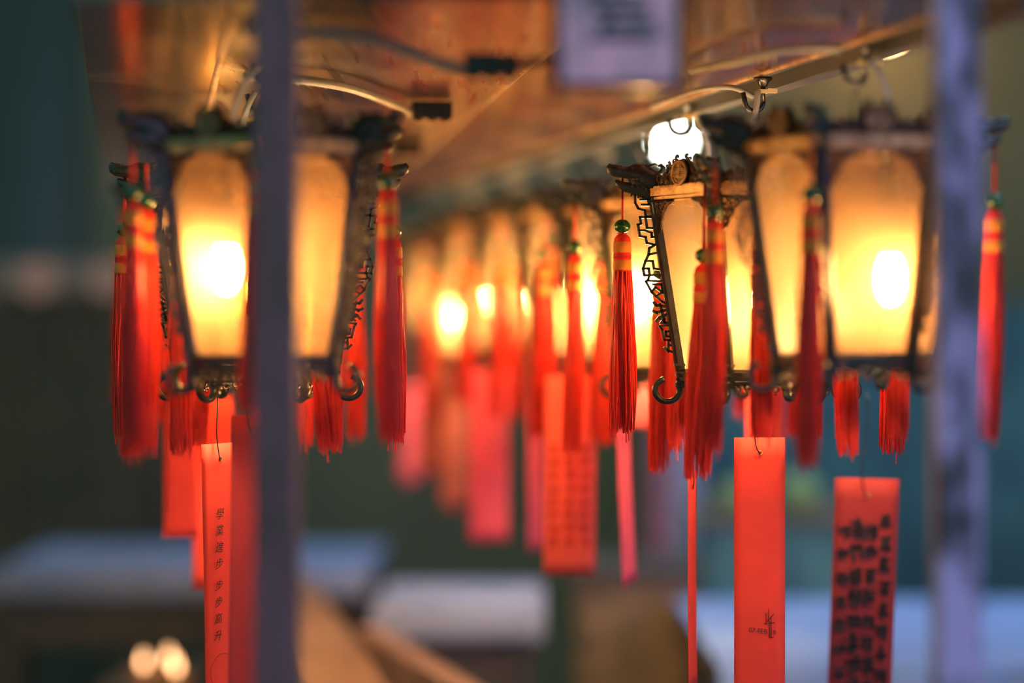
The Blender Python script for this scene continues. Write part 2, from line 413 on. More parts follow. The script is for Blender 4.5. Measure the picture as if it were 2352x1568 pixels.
# pierced corner brackets under the top bar
def bracket(s):
    mb = MB(); z1 = H-0.012; hh = hw(z1)-0.004
    def q(a, b): 
        z = z1-b*1.1*mm; return fp(s*((hw(z)-0.004)-a*1.55*mm), z, 0.0018)
    out = [(0, 0), (23, 0), (18, 3), (14, 5), (12, 9), (9, 12), (8, 17), (5, 22), (4, 28), (0, 36)]
    mb.tube([q(a, b) for a, b in out], 1.6*mm, 6)
    for a, b, r in ((2.5, 8, 1.9), (8, 1.5, 1.9), (7, 7, 2.4), (3, 13, 1.8), (12, 6, 1.8), (2, 19, 1.7)): mb.ball(q(a, b), r*mm, 7, 5, (.5, 1, 1))
    for a, b, r in ((3, 4, 3.4), (8.5, 3.8, 3.3), (3.5, 11, 3.2), (8.6, 9, 2.6), (13, 3, 2.4), (3.2, 17, 2.8), (2.6, 22, 2), (16, 1.8, 1.8), (2, 28, 1.6), (6.5, 14, 1.5)):
        c = q(a, b); mb.ring(c, r*mm, 1.25*mm, 'x', 10, 5)
        mb.ball(c, 1.0*mm, 5, 4)
    return mb
P['bracket_a'] = bracket(-1).mesh('corner_bracket', 'bracket')
P['bracket_b'] = bracket(1).mesh('corner_bracket', 'bracket')
# pierced hem under the bottom bar
mb = MB()
for k in range(7):
    y = (-30+k*10)*mm; dz = (-0.0135 if k % 2 else -0.016) - (0.005 if k == 3 else 0)
    mb.ring(fp(y, dz, 0.001), 3.2*mm, 1.0*mm, 'x', 10, 5)
    mb.ball(fp(y, dz-0.0055, 0.001), 1.5*mm, 6, 4)
mb.ring(fp(0, -0.0125, 0.001), 2.4*mm, .9*mm, 'x', 10, 5)
mb.tube([fp(-hw(0)+.004, -0.0105, 0.001), fp(hw(0)-.004, -0.0105, 0.001)], 1.1*mm, 5)
P['hem'] = mb.mesh('bottom_hem', 'darkgold')
# roof spider and centre parts
mb = MB()
for k in range(6):
    a = k*PI/3; mb.tube([(0, 0, H+0.010), (RT*.96*math.cos(a), RT*.96*math.sin(a), H+0.004)], 0.0022, 6)
mb.lathe([(0.002, H+0.002), (0.015, H+0.004), (0.015, H+0.012), (0.006, H+0.017), (0.004, H+0.026), (0.001, H+0.028)], 14)
P['roof_spider'] = mb.mesh('roof_spider', 'frame')
mb = MB()
for k in range(6):
    a = k*PI/3; mb.tube([(0, 0, -0.002), (RB*.95*math.cos(a), RB*.95*math.sin(a), -0.003)], 0.002, 6)
mb.lathe([(0.001, -0.010), (0.008, -0.008), (0.010, 0.0), (0.001, 0.001)], 12)
P['base_spider'] = mb.mesh('base_spider', 'frame')
mb = MB()
mb.lathe([(0.0005, -0.030), (0.006, -0.0285), (0.0115, -0.022), (0.0145, -0.010), (0.0145, 0.003), (0.012, 0.014), (0.008, 0.022), (0.0075, 0.026), (0.0005, 0.0262)], 16)
P['bulb'] = mb.mesh('bulb', 'bulb'); P['bulb_bright'] = mb.mesh('bulb', 'bulb_bright'); P['bulb_mid'] = mb.mesh('bulb', 'bulb_mid')
mb = MB()
mb.lathe([(0.009, 0.020), (0.0135, 0.022), (0.0145, 0.030), (0.0145, 0.062), (0.011, 0.068), (0.004, 0.072), (0.003, 0.074)], 14)
mb.tube([(0, 0, 0.07), (0.002, 0, 0.10), (0, 0, 0.135)], 0.0028, 8)
P['socket'] = mb.mesh('socket', 'socket')

# tassel: head, amber bands, many silk strands
def tassel_mesh(seed, nst):
    r = random.Random(seed); mb = MB()
    mb.lathe([(0.002, 0.000), (0.0055, -0.002), (0.0085, -0.006), (0.0092, -0.012), (0.0094, -0.042), (0.0098, -0.046), (0.007, -0.05)], 14)
    for k in range(4):
        z = -0.0265 - k*0.0016
        mb.ring((0, 0, z), 0.0096, 0.0006, 'z', 14, 4)
    for k in range(5):
        a = r.uniform(0, 6.28); mb.tube([(0.002*math.cos(a), 0.002*math.sin(a), -0.001), (0.006*math.cos(a), 0.006*math.sin(a), 0.0005+r.uniform(-.002, .001))], 0.0007, 4)
    lean = (r.uniform(-.004, .004), r.uniform(-.004, .004)); spread = r.uniform(.0125, .0155)
    for k in range(nst):
        a = r.uniform(0, 2*PI); q = math.sqrt(r.uniform(0.15, 1.0))
        L = 0.250 - abs(r.gauss(0, .011)) + (0.012 if r.random() < .05 else 0); pts = []
        wob = r.uniform(0, 6.28); wa = r.uniform(.0003, .0013); twist = r.uniform(-.6, .6)
        flare = r.uniform(-.2, .9)
        for i in range(9):
            t = i/8.0; z = -0.044 - (L-0.044)*t
            rr = q*(0.0090 + (spread-0.0090)*min(1, t*1.9)*1.0) * (1 - .18*max(0, t-.45)) + .0035*flare*max(0, t-.75)
            aa = a + twist*t
            pts.append((rr*math.cos(aa)+wa*math.sin(wob+t*7)+lean[0]*t*t, rr*math.sin(aa)+wa*math.cos(wob+t*6)+lean[1]*t*t, z))
        mb.tube(pts, [0.00085]*8+[0.0006], 4, None, True, False)
    # inner hank
    mb.lathe([(0.0075, -0.043), (0.0095, -0.07), (0.0100, -0.12), (0.0088, -0.17), (0.0065, -0.205), (0.002, -0.225)], 10, (lean[0]*.3, lean[1]*.3, 0))
    return mb.mesh('tassel', 'red_silk')
TAS = [tassel_mesh(100+i, 84) for i in range(5)]
mb = MB(); mb.lathe([(0.0094, -0.0105), (0.0100, -0.011), (0.0101, -0.0235), (0.0094, -0.024)], 16); P['band1'] = mb.mesh('thread_band', 'yellow')
mb = MB(); mb.lathe([(0.0094, -0.0335), (0.0101, -0.034), (0.0103, -0.0455), (0.0097, -0.046)], 16); P['band2'] = mb.mesh('thread_band', 'yellow')
mb = MB(); mb.ball((0, 0, 0.0088), 0.0089, 20, 12, (1.02, 1.02, .98)); P['bead'] = mb.mesh('bead', 'jade')
mb = MB(); mb.tube([(0.0007, 0, 0), (0.0007, 0, 1)], 0.0011, 5); mb.tube([(-0.0009, 0, 0), (-0.0006, 0, 1)], 0.001, 5); P['cord'] = mb.mesh('cord', 'cord')

def lantern(label, cx, D, ztop, rot=0.0, sc=(1, 1, 1), cords=None, bulb=(0.0, 0.0, 0.10), seed=0, bright=False, tilt=0.0):
    """six-sided palace lantern; ztop = height of its top bar above the eye"""
    r = random.Random(seed)
    X = (cx-1176)/F*D
    root = thing('palace_lantern', label, 'lantern', (X, D, ZC+ztop-H*sc[2]), 'palace lanterns hung under the varnished board')
    root.rotation_euler = (0, tilt, math.radians(rot)); root.scale = sc
    bulb = Matrix.Rotation(-math.radians(rot), 3, 'Z') @ Vector(bulb)
    for k in range(6):
        a = k*PI/3; ra = (0, 0, a); rf = (0, 0, a+PI/6)
        for nm in ('post', 'fretwork', 'dragon_finial', 'foot_curl'): link(nm, P[nm], root, None, ra)
        for nm in ('top_bar', 'bottom_bar', 'glass_pane'): link(nm, P[nm], root, None, rf)
        c = link('crest', P['crest'], root, None, rf); link('medallion', P['medallion'], c)
        link('corner_bracket', P['bracket_a'], root, None, rf); link('corner_bracket', P['bracket_b'], root, None, rf)
        link('bottom_hem', P['hem'], root, None, rf)
        Lc = cords[k] if cords and cords[k] else r.uniform(0.050, 0.085)
        zt = H + 0.020; zb = zt - Lc
        t = link('tassel', TAS[r.randrange(5)], root, (RTAS*math.cos(a), RTAS*math.sin(a), zb-0.0176), (r.uniform(-.02, .02), r.uniform(-.02, .02), r.uniform(0, 6.28)), (1, 1, r.uniform(.95, 1.04)))
        link('bead', P['bead'], t); link('thread_band', P['band1'], t); link('thread_band', P['band2'], t)
        link('cord', P['cord'], t, (0, 0, 0.0165), None, (1, 1, Lc))
    link('roof_spider', P['roof_spider'], root); link('base_spider', P['base_spider'], root)
    link('bulb', P[('bulb', 'bulb_bright', 'bulb_mid')[int(bright)]], root, bulb); s = link('socket', P['socket'], root, bulb, None, (1, 1, (H+0.004-bulb[2])/0.135))
    # twisted hanging wire up to the hook
    top = ZC + BOARD - 0.0405; z0 = root.location.z + (H+0.024)*sc[2]
    m = MB()
    for q in (-1, 1): m.tube([(q*0.0035, 0, H+0.020), (q*0.0045, 0, H+0.022+(top-z0)/sc[2]*.5), (q*0.0012, 0, H+0.024+(top-z0)/sc[2]+.003)], 0.0007, 5)
    m.build('hanging_wire', 'wire', root)
    return root
BOARD = 0.304

# ------------------------------------------------------------------ overhead board of three varnished planks + beam
def lx(d, X0, k): return X0 + k*(d-2.153)       # X of an edge line at depth d
E_L = (-0.392, -0.153); E_G = (-0.249, -0.146); E_R = (0.093, -0.1335)
HK = (0.4270, -0.232)                            # hook line
D0, D1 = 2.150, 5.25
board = thing('hanging_board', 'glossy varnished brown board of joined planks above the lanterns', 'board', (0, 3.4, ZC+BOARD))
def plank(l, r_, z0, z1, name, mat, dx0=0.0, dx1=0.0, d0=D0, d1=D1, nseg=10):
    m = MB(); vs = []
    for i in range(nseg+1):
        d = d0+(d1-d0)*i/nseg
        for z in (z0, z1):
            vs += [(lx(d, *l)+dx0, d-3.4, z), (lx(d, *r_)+dx1, d-3.4, z)]
    fs = []
    for i in range(nseg):
        a = i*4; b = a+4
        fs += [(a, a+1, b+1, b), (a+2, b+2, b+3, a+3), (a, b, b+2, a+2), (a+1, a+3, b+3, b+1)]
    fs += [(0, 2, 3, 1), (nseg*4, nseg*4+1, nseg*4+3, nseg*4+2)]
    m.add(vs, fs)
    return m.build(name, mat, board)
plank(E_L, E_G, 0.000, 0.020, 'plank', 'plank', 0, -0.004)
plank(E_G, E_R, 0.002, 0.022, 'plank', 'plank_dull', 0.004, 0)
plank(E_R, HK, 0.004, 0.024, 'plank', 'plank_red', 0.003, 0.006)
# edge strips along joints and outer edge, lit plank edge put into pale colour
def strip(E, z, w, t, name='edge_strip', mat='edge', dx=0.0, d0=D0, d1=D1):
    m = MB(); m.tube([(lx(d0+(d1-d0)*i/12, *E)+dx, d0+(d1-d0)*i/12-3.4, z) for i in range(13)], w, 6, (Vector((0, 0, 1)), t))
    return m.build(name, mat, board)
strip(E_G, 0.0005, 0.0045, .8); strip(E_R, 0.0035, 0.0035, .9); strip(HK, 0.004, 0.003, .9, dx=0.0065)
plank(HK, HK, -0.010, 0.030, 'beam', 'fascia', 0.030, 0.055, 2.152, 5.6)
plank(HK, HK, 0.006, 0.026, 'batten', 'fascia', 0.0065, 0.030, 2.152, 5.4)

# ------------------------------------------------------------------ foreground posts
def mottled(name, a, b, c):
    m, nt, p, out = new_mat(name)
    tc = node(nt, 'ShaderNodeTexCoord'); mp = node(nt, 'ShaderNodeMapping'); mp.inputs['Scale'].default_value = (1, 1, .45)
    nt.links.new(tc.outputs['Object'], mp.inputs[0])
    nz = node(nt, 'ShaderNodeTexNoise'); nz.inputs['Scale'].default_value = 26; nz.inputs['Detail'].default_value = 3
    nt.links.new(mp.outputs[0], nz.inputs['Vector'])
    rp = node(nt, 'ShaderNodeValToRGB'); rp.color_ramp.elements[0].position = .40; rp.color_ramp.elements[0].color = rgb(a)
    rp.color_ramp.elements[1].position = .60; rp.color_ramp.elements[1].color = rgb(c)
    e = rp.color_ramp.elements.new(.5); e.color = rgb(b)
    nt.links.new(nz.outputs['Fac'], rp.inputs[0]); nt.links.new(rp.outputs[0], p.inputs['Base Color'])
    p.inputs['Roughness'].default_value = .5
    return m
M['post_dark'] = mottled('worn_dark_paint', (.10, .055, .058), (.12, .062, .07), (.15, .075, .09))
M['post_blue_sheen'] = mottled('worn_paint_blue_sheen', (.03, .035, .04), (.15, .14, .24), (.48, .40, .70))  # worn mottled paint, with reflected blue daylight put into the blotch colours
def post(px, D, w, mat, label):
    X = (px-1176)/F*D
    t = thing('metal_post', label, 'post', (X, D, 0))
    m = MB(); h = w/2; b = 0.004
    prof = [(h-b, -h), (h, -h+b), (h, h-b), (h-b, h), (-h+b, h), (-h, h-b), (-h, -h+b), (-h+b, -h)]
    n = 8; vs = [(x, y, z) for z in (0.012, 2.6) for x, y in prof]
    m.add(vs, [tuple(range(n-1, -1, -1)), tuple(range(n, 2*n))]+[(i, (i+1) % n, n+(i+1) % n, n+i) for i in range(n)])
    m.build('shaft', mat, t)
    m = MB(); m.box((0, 0, 0.006), (.12, .12, .012)); 
    for sx in (-1, 1):
        for sy in (-1, 1): m.lathe([(0.007, 0.012), (0.007, 0.018), (0.003, 0.020)], 6, (sx*.045, sy*.045, 0))
    m.build('base_plate', mat, t)
    return t
post(636, 2.118, 0.0385, 'post_dark', 'dark painted square post standing before the lantern with two lit panes')
post(2196, 2.118, 0.0400, 'post_blue_sheen', 'square post with mottled paint and a painted-in violet blue sheen')

# ------------------------------------------------------------------ lanterns
# rows: right-hand row recedes under the hook line
lantern('lantern with blue-lit posts and a bare bulb glaring through its front pane', 1964, 2.49, 0.200, 5, (1, 1, 1), [.066, 0.06, 0.06, .078, .068, .07], (0.030, -0.040, 0.085), 1, 2)
lantern('sharp carved lantern with gilt longevity medallion and openwork fretwork beside its amber pane', 1739, 2.78, 0.172, 2, (1.06, 1.06, .965), [.06, .05, .07, .052, .092, .07], (0.004, -0.040, 0.092), 2, 2)
lantern('lantern with white-hot pane right behind the sharp carved one', 1575, 3.10, 0.175, 13, (1, 1, .98), [.06, .05, .07, .068, .105, .07], (-0.050, -0.030, 0.105), 3, True)
lantern('lantern second in line behind the sharp carved one, its white pane beyond an orange-banded tassel', 1482, 3.43, 0.184, 4, (1, 1, 1), None, (-0.045, -0.020, 0.095), 4, True)
lantern('blurred lantern third in line behind the sharp carved one', 1369, 3.76, 0.197, 0, (1, 1, 1), None, (-0.03, -0.03, 0.09), 5, True)
lantern('blurred lantern fourth in line behind the sharp carved one', 1262, 4.09, 0.203, 6, (1, 1, 1), None, (-0.02, -0.03, 0.10), 6, True)
lantern('blurred lantern fifth in line behind the sharp carved one', 1166, 4.43, 0.205, 2, (1, 1, 1), None, (-0.02, -0.03, 0.10), 7, True)
lantern('blurred lantern sixth and last in line behind the sharp carved one', 1066, 4.78, 0.190, 5, (1, 1, 1), None, (-0.01, -0.04, 0.09), 8, True)
# left-hand row
lantern('lantern with two lit panes behind the dark square post', 607, 2.49, 0.198, 33, (1, 1, 1), [.035, .048, .06, .06, .035, .05], (-0.034, -0.042, 0.098), 11, 2)
lantern('lantern hidden behind the dark post lantern, its crisp red tassels hanging below', 595, 2.80, 0.175, 2, (1.06, 1.06, .965), [.06, .05, .07, .058, .06, .07], (0.0, 0.0, 0.10), 12, True)
lantern('third lantern of the row behind the dark square post', 560, 3.16, 0.18, 8, (1, 1, 1), None, (0.0, 0.0, 0.10), 13, True)
lantern('fourth lantern of the row behind the dark square post', 512, 3.56, 0.20, 3, (1, 1, 1), None, (0.0, -0.02, 0.10), 14, 2)
lantern('fifth lantern of the row behind the dark square post', 506, 3.96, 0.205, 5, (1, 1, 1), None, (0.0, -0.02, 0.10), 15, True)
lantern('rearmost lantern of the row behind the dark square post', 500, 4.40, 0.205, 1, (1, 1, 1), None, (0.0, -0.02, 0.10), 16, True)

# ------------------------------------------------------------------ hooks, cables, connector blocks
def curve_pts(pts, n=8):
    out = []
    P_ = [Vector(p) for p in pts]
    for i in range(len(P_)-1):
        p0 = P_[max(i-1, 0)]; p1 = P_[i]; p2 = P_[i+1]; p3 = P_[min(i+2, len(P_)-1)]
        for k in range(n):
            t = k/n
            out.append(0.5*((2*p1)+(-p0+p2)*t+(2*p0-5*p1+4*p2-p3)*t*t+(-p0+3*p1-3*p2+p3)*t**3))
    out.append(P_[-1]); return out
def hook(X, D, label, rz=0.3, zb=BOARD, group=None):
    t = thing('ceiling_hook', label, 'hook', (X, D, ZC+zb), group, rz)
    m = MB(); m.tube([(0.011, 0, 0), (0.011, 0, -0.028)] + [(0.0115*math.cos(a), 0, -0.028-0.0115*math.sin(a)) for a in [i*PI/10 for i in range(0, 11)]] + [(-0.014, 0, -0.018)], 0.0032, 8)
    m.build('bent_rod', 'hook', t)
    m = MB(); m.lathe([(0.011, 0.0), (0.011, -0.003), (0.007, -0.006), (0.005, -0.011)], 12, (0.011, 0, 0)); m.build('collar', 'hook', t)
    m = MB(); m.box((0.011, 0, -0.0165), (0.0105, 0.0105, 0.0045)); m.box((0.021, -0.002, -0.0155), (0.012, 0.006, 0.005)); m.build('zip_tie', 'tie', t)
    return t
GH = 'black hooks along the board edge'
hook((1964-1176)/F*2.49, 2.49, 'blurred black hook over the lantern with blue-lit posts', .25, group=GH)
hook((1732-1176)/F*2.78, 2.78, 'sharp black hook with pale yellow zip tie', .3, group=GH)
hook((1560-1176)/F*3.10, 3.10, 'black hook in front of the round white lamp', -.2, group=GH)
for w, cx, D in (('second', 1482, 3.43), ('third', 1369, 3.76), ('fourth', 1262, 4.09), ('fifth', 1166, 4.43), ('sixth', 1066, 4.78)):
    hook((cx-1176)/F*D, D, 'small blurred hook over the lantern %s in line behind the sharp carved one' % w, .3, group=GH)
for w, cx, D in (('lantern with two lit panes', 607, 2.49), ('middle lantern', 595, 2.80), ('third lantern', 560, 3.16), ('fourth lantern', 512, 3.56), ('fifth lantern', 506, 3.96), ('rearmost lantern', 500, 4.40)):
    hook((cx-1176)/F*D, D, 'shaded hook over the %s behind the dark post' % w, .3, group=GH)
def cable(pts, label, r=0.0036, mat='cable', group='grey lamp cables under the board'):
    m = MB(); m.tube(curve_pts(pts), r, 8); o = m.build('lamp_cable', mat); tag(o, label, 'cable', group); return o
B = ZC+BOARD
def bz(px, py, dz=-0.0075):            # a point on the underside of the board
    D = BOARD*F/(784-py); return Vector(((px-1176)/F*D, D, B+dz))
cable([at(560, 68, 2.30), at(690, 72, 2.30), at(800, 82, 2.30), at(900, 105, 2.30), at(1000, 142, 2.30), at(1075, 162, 2.30)], 'blurred grey cable sagging to the blurred connector block', .0058)
cable([bz(560, 150, -.012), bz(690, 158, -.012), bz(800, 178, -.012), bz(880, 208, -.012), bz(952, 243, -.012)], 'grey cable running into the sharp black connector block', .0052)
cable([bz(1590, 150, -.006), bz(1700, 112, -.012), bz(1810, 92, -.008), bz(1930, 92, -.008)], 'dim grey cable running to the blurred hook', .0048)
cable([bz(1500, 235, -.006), bz(1600, 190, -.009), bz(1680, 181, -.010), bz(1728, 186, -.018)], 'thin cable tied to the sharp hook', .0032)
def drop(cx, D, ztop, label, dx=0.03, hx=0.012):
    X = (cx-1176)/F*D
    cable([(X+hx, D-.004, B-.016), (X+hx+dx*.45, D-.006, B-.035), (X+dx, D-.004, B-.070), (X+dx*.75, D, ZC+ztop+.022), (X+.004, D, ZC+ztop+.012)], label, .0034)
drop(1964, 2.49, .200, 'pale blue-lit cable dropping into the lantern with blue-lit posts', .034)
drop(1732, 2.78, .172, 'cable dropping from the sharp hook into the carved lantern', -.004, .004)
drop(1575, 3.10, .175, 'curved cable beside the round white lamp', .03)
drop(607, 2.49, .198, 'greenish cable dropping behind the dark square post', -.03, -.004)
drop(595, 2.80, .175, 'cable dropping to the hidden lantern behind the dark post', -.02, -.004)
def block(px, py, label, sc=1.0, rz=0.2, D=None):
    p = at(px, py, D) if D else bz(px, py, -.012)
    t = thing('connector_block', label, 'connector', p, None, rz); t.scale = (sc, sc, sc)
    m = MB()
    for i in range(3):
        m.box((-.017+i*.017, 0, 0), (.0145, .020, .022)); m.lathe([(.0055, -.011), (.0055, -.0135), (.004, -.0135)], 10, (-.017+i*.017, 0, 0))
        m.box((-.017+i*.017, 0, .0), (.009, .024, .012))
    m.box((0, 0, .001), (.05, .017, .020)); m.build('housing', 'block', t)
    m = MB()
    for i in range(3): m.lathe([(.0036, -.0130), (.0036, -.0144), (.001, -.0148)], 8, (-.017+i*.017, 0, 0))
    m.build('screws', 'brass', t)
block(992, 232, 'sharp black screw connector block under the board', 1.0)
block(1128, 150, 'blurred black connector block nearer the sign', 1.0, .1, 2.30)
cable([at(1180, 150, 2.30), at(1250, 140, 2.30), at(1330, 110, 2.30), at(1400, 66, 2.30)], 'dark cable end leaving the blurred connector block', .0045, 'block')
block(935, 320, 'small black connector block near the plank joint', .9)

# ------------------------------------------------------------------ square sign at the front edge of the board
D = 2.085; c0 = at(1422, 40, D)
sg = thing('square_sign', 'blurred square mauve sign card hanging at the front of the board', 'sign', c0)
M['card'] = mottled('mauve_card', (.26, .22, .25), (.62, .36, .42), (.88, .46, .56))
m = MB(); m.box((0, 0, 0), (.100, .003, .116)); m.build('card', 'card', sg)
m = MB()
for s in (-1, 1): m.box((s*.0535, 0, 0), (.007, .008, .126))
m.box((0, 0, -.0595), (.100, .008, .007)); m.box((0, 0, .0595), (.100, .008, .007)); m.build('frame', 'block', sg)
M['card_ink'] = simple('grey_blue_print', (.07, .13, .15), .7)
def glyph(mb, cx, cz, w, h, seed, th=.0006, sw=.0022, off=0.0, n=6):
    r = random.Random(seed)
    for k in range(n):
        if r.random() < .5:
            z = cz + r.uniform(-.45, .45)*h; a = r.uniform(.25, .5)*w; x0 = cx+r.uniform(-.15, .15)*w
            mb.stroke([(x0-a, z-r.uniform(0, .05)*h), (x0+a, z)], sw, th, 'xz', off)
        else:
            x = cx + r.uniform(-.4, .4)*w; z = cz+r.uniform(-.2, .2)*h; b = r.uniform(.2, .45)*h
            mb.stroke([(x, z+b), (x-r.uniform(-.2, .25)*w, z-b)], sw, th, 'xz', off)
m = MB(); glyph(m, -.002, .034, .034, .034, 5, .001, .006, -.002, 6); m.build('printed_character', 'card_ink', sg)
m = MB(); glyph(m, .0, -.006, .07, .026, 8, .001, .006, -.002, 6); m.build('printed_character', 'card_ink', sg)
m = MB(); m.tube([(0, .0, .062), (0, .01, .10), (0, .04, .115)], .002, 6); m.build('hanger', 'wire', sg)

# ------------------------------------------------------------------ red wish tags
def txt_mesh(body, size, mat, name='written_character', shear=0.0):
    cu = bpy.data.curves.new('t', 'FONT'); cu.body = body; cu.size = size; cu.align_x = 'CENTER'; cu.align_y = 'CENTER'; cu.shear = shear
    cu.extrude = 0.0001; cu.resolution_u = 3
    o = bpy.data.objects.new('t', cu); COL.objects.link(o)
    dg = bpy.context.evaluated_depsgraph_get()
    me = bpy.data.meshes.new_from_object(o.evaluated_get(dg)); me.name = name
    bpy.data.objects.remove(o); bpy.data.curves.remove(cu)
    me.materials.clear(); me.materials.append(M[mat]); return me
def wish_tag(label, px, py, D, w, L, yaw=0.0, mat='paper', lean=0.0, bend=0.004, wire_to=0.055, hole=True, group='red wish tags hanging under the lanterns', tiltz=0.0):
    """paper strip; px,py = its top centre"""
    p = at(px, py, D)
    t = thing('wish_tag', label, 'tag', p, group); t.rotation_euler = (lean, tiltz, math.radians(yaw))
    m = MB(); nx, nz = 6, 14; vs = []; hz = -0.018
    for th in (-0.0002, 0.0002):
        for j in range(nz+1):
            for i in range(nx+1):
                u = i/nx; v = j/nz
                y = bend*math.sin(v*2.6+px) + bend*.6*math.cos((u-.5)*2.4) - bend*.6
                vs.append((-w/2+w*u, y+th, -L*v))
    N1 = (nx+1)*(nz+1); fs = []
    for j in range(nz):
        for i in range(nx):
            a = j*(nx+1)+i; b = a+nx+1
            fs.append((a, b, b+1, a+1)); fs.append((N1+a, N1+a+1, N1+b+1, N1+b))
    rim = [i for i in range(nx+1)] + [j*(nx+1)+nx for j in range(1, nz+1)] + [nz*(nx+1)+i for i in range(nx-1, -1, -1)] + [j*(nx+1) for j in range(nz-1, 0, -1)]
    for k in range(len(rim)):
        a = rim[k]; b = rim[(k+1) % len(rim)]; fs.append((a, b, N1+b, N1+a))
    m.add(vs, fs, True); m.build('paper', mat, t)
    y0 = bend*math.sin(.1+px)
    m = MB(); m.ring((0.001, y0-.0008, hz), .0022, .0006, 'y', 12, 5); m.build('eyelet', 'brass', t)
    m = MB(); m.tube(curve_pts([(0.001, y0-.001, hz-.002), (-.004, y0-.003, hz+.008), (-.006, y0-.002, .012), (-.002, y0, wire_to*.6), (-.003, y0, wire_to)], 5), .0007, 5); m.build('wire', 'wire', t)
    return t
def write_col(t, chars, x, z0, step, size, mat='ink', y=-0.0016, shear=0.15, sx=1.0):
    for i, ch in enumerate(chars):
        if ch == ' ': continue
        me = txt_mesh(ch, size, mat, 'written_character', shear)
        link('written_character', me, t, (x - .0006*i, y, z0-step*i), (PI/2, random.uniform(-.1, .1), 0), (sx, 1, 1))
def smudge_col(t, x, z0, n, w, h, step, seed, mat='ink_soft', sw=.0022, y=-.0045):
    for i in range(n):
        m = MB(); glyph(m, x, z0-step*i, w, h, seed*31+i, .0003, sw, y, 7); m.build('written_character', mat, t)
# right of the frame
ti = wish_tag('plain bright red paper tag with a small dark stamp low on it', 1744, 1004, 2.78, .0585, .34, 0, 'paper', 0, .003, .09)
me = txt_mesh('07 FEB 19', .0078, 'ink_soft', 'date_stamp'); link('date_stamp', me, ti, (.003, -.0052, -.2225), (PI/2, .11, 0))
m = MB()
for st in ([(.006, -.214), (.013, -.206), (.016, -.203)], [(.006, -.214), (.017, -.2125)], [(.0095, -.210), (.0135, -.213)], [(.013, -.206), (.0135, -.230)], [(.0115, -.213), (.0115, -.229), (.0155, -.2295)], [(.010, -.209), (.0105, -.197)], [(.0075, -.211), (.0073, -.202)]):
    m.stroke(st, .0008, .0003, 'xz', -.0045)
m.build('stamped_pagoda', 'ink_soft', ti)
tj = wish_tag('broad dark red paper tag covered with columns of blurred black writing', 1990, 1098, 2.56, .069, .30, 6, 'paper_dark', 0, .003, .09, tiltz=.035)
smudge_col(tj, .022, -.044, 9, .010, .014, .0235, 3, 'ink', .0036); smudge_col(tj, .007, -.054, 8, .012, .016, .024, 4, 'ink', .0036)
smudge_col(tj, -.009, -.054, 8, .014, .018, .024, 5, 'ink', .0040); smudge_col(tj, -.024, -.056, 8, .012, .013, .025, 6, 'ink', .0028)
wish_tag('thin red tag turned edge-on beside the plain stamped tag', 1590, 1083, 2.82, .058, .255, 76, 'paper', 0, .001, .09, tiltz=-.018)
wish_tag('red tag behind the top of the plain stamped tag', 1757, 870, 3.12, .050, .14, 0, 'paper', 0, .003, .02)
wish_tag('slanting pink tag turned nearly edge-on', 1434, 985, 3.16, .060, .205, 70, 'paper_pink', 0, .002, .06, tiltz=-.085)
tf = wish_tag('wide rose-red tag with faint rows of writing', 1312, 862, 3.30, .071, .272, 0, 'paper_rose', 0, .003, .03, tiltz=.01)
M['rose_ink'] = simple('faint_rose_ink', (.55, .03, .03), .8)
for k in range(3): smudge_col(tf, -.022+k*.021, -.10, 8, .012, .012, .018, 40+k, 'rose_ink', .0015, -.0045)
wish_tag('narrow pink tag just beside the wide rose-red one', 1232, 915, 3.62, .058, .228, 66, 'paper_pink', 0, .002, .03)
wish_tag('vivid magenta-pink tag hanging alone', 1124, 850, 3.9, .063, .276, 8, 'paper_pink', 0, .003, .02)
wish_tag('faded pink tag next to the long tassel right of the dark post lantern', 948, 886, 4.78, .058, .19, 45, 'paper_pink', 0, .003, .03)
GB = 'backlit red tag coloured dim and brownish, far back among the tassels'
wish_tag('shorter '+GB, 992, 840, 4.5, .055, .20, 30, 'paper_backlit', 0, .003, .02, group='brownish red tags far back')
wish_tag('longer '+GB, 1044, 880, 4.5, .055, .235, 30, 'paper_backlit', 0, .003, .02, group='brownish red tags far back')
wish_tag('short red tag half hidden between the sharp tassels', 1467, 850, 3.5, .045, .082, 0, 'paper_rose', 0, .003, .01)
# left of the frame
tb = wish_tag('bright red tag with handwritten black characters in a column', 505, 1018, 2.78, .060, .34, 54, 'paper', 0, .002, .08, tiltz=-.012)
write_col(tb, '學業進步', -.0060, -.0815, .0190, .0135, 'ink', -.0040, .25, 1.0); write_col(tb, '步步高升', -.0085, -.1635, .0190, .0130, 'ink', -.0040, .25, 1.0)
write_col(tb, '合士全家', .0215, -.138, .0205, .0135, 'ink_soft', -.0040, .25, 1.1)
m = MB(); m.ring((-.002, -.0045, -.262), .021, .0003, 'y', 30, 4); m.build('seal_ring', 'ink_soft', tb)
wish_tag('bright red tag just behind the handwritten one', 490, 912, 3.31, .056, .262, 10, 'paper', 0, .004, .02)
wish_tag('blurred red tag behind, shortest and outermost beside the handwritten tag', 414, 884, 3.16, .046, .20, 0, 'paper', 0, .004, .015)
wish_tag('dim red tag tucked against the dark square post', 570, 953, 2.66, .050, .32, 38, 'paper_dark', 0, .004, .06)

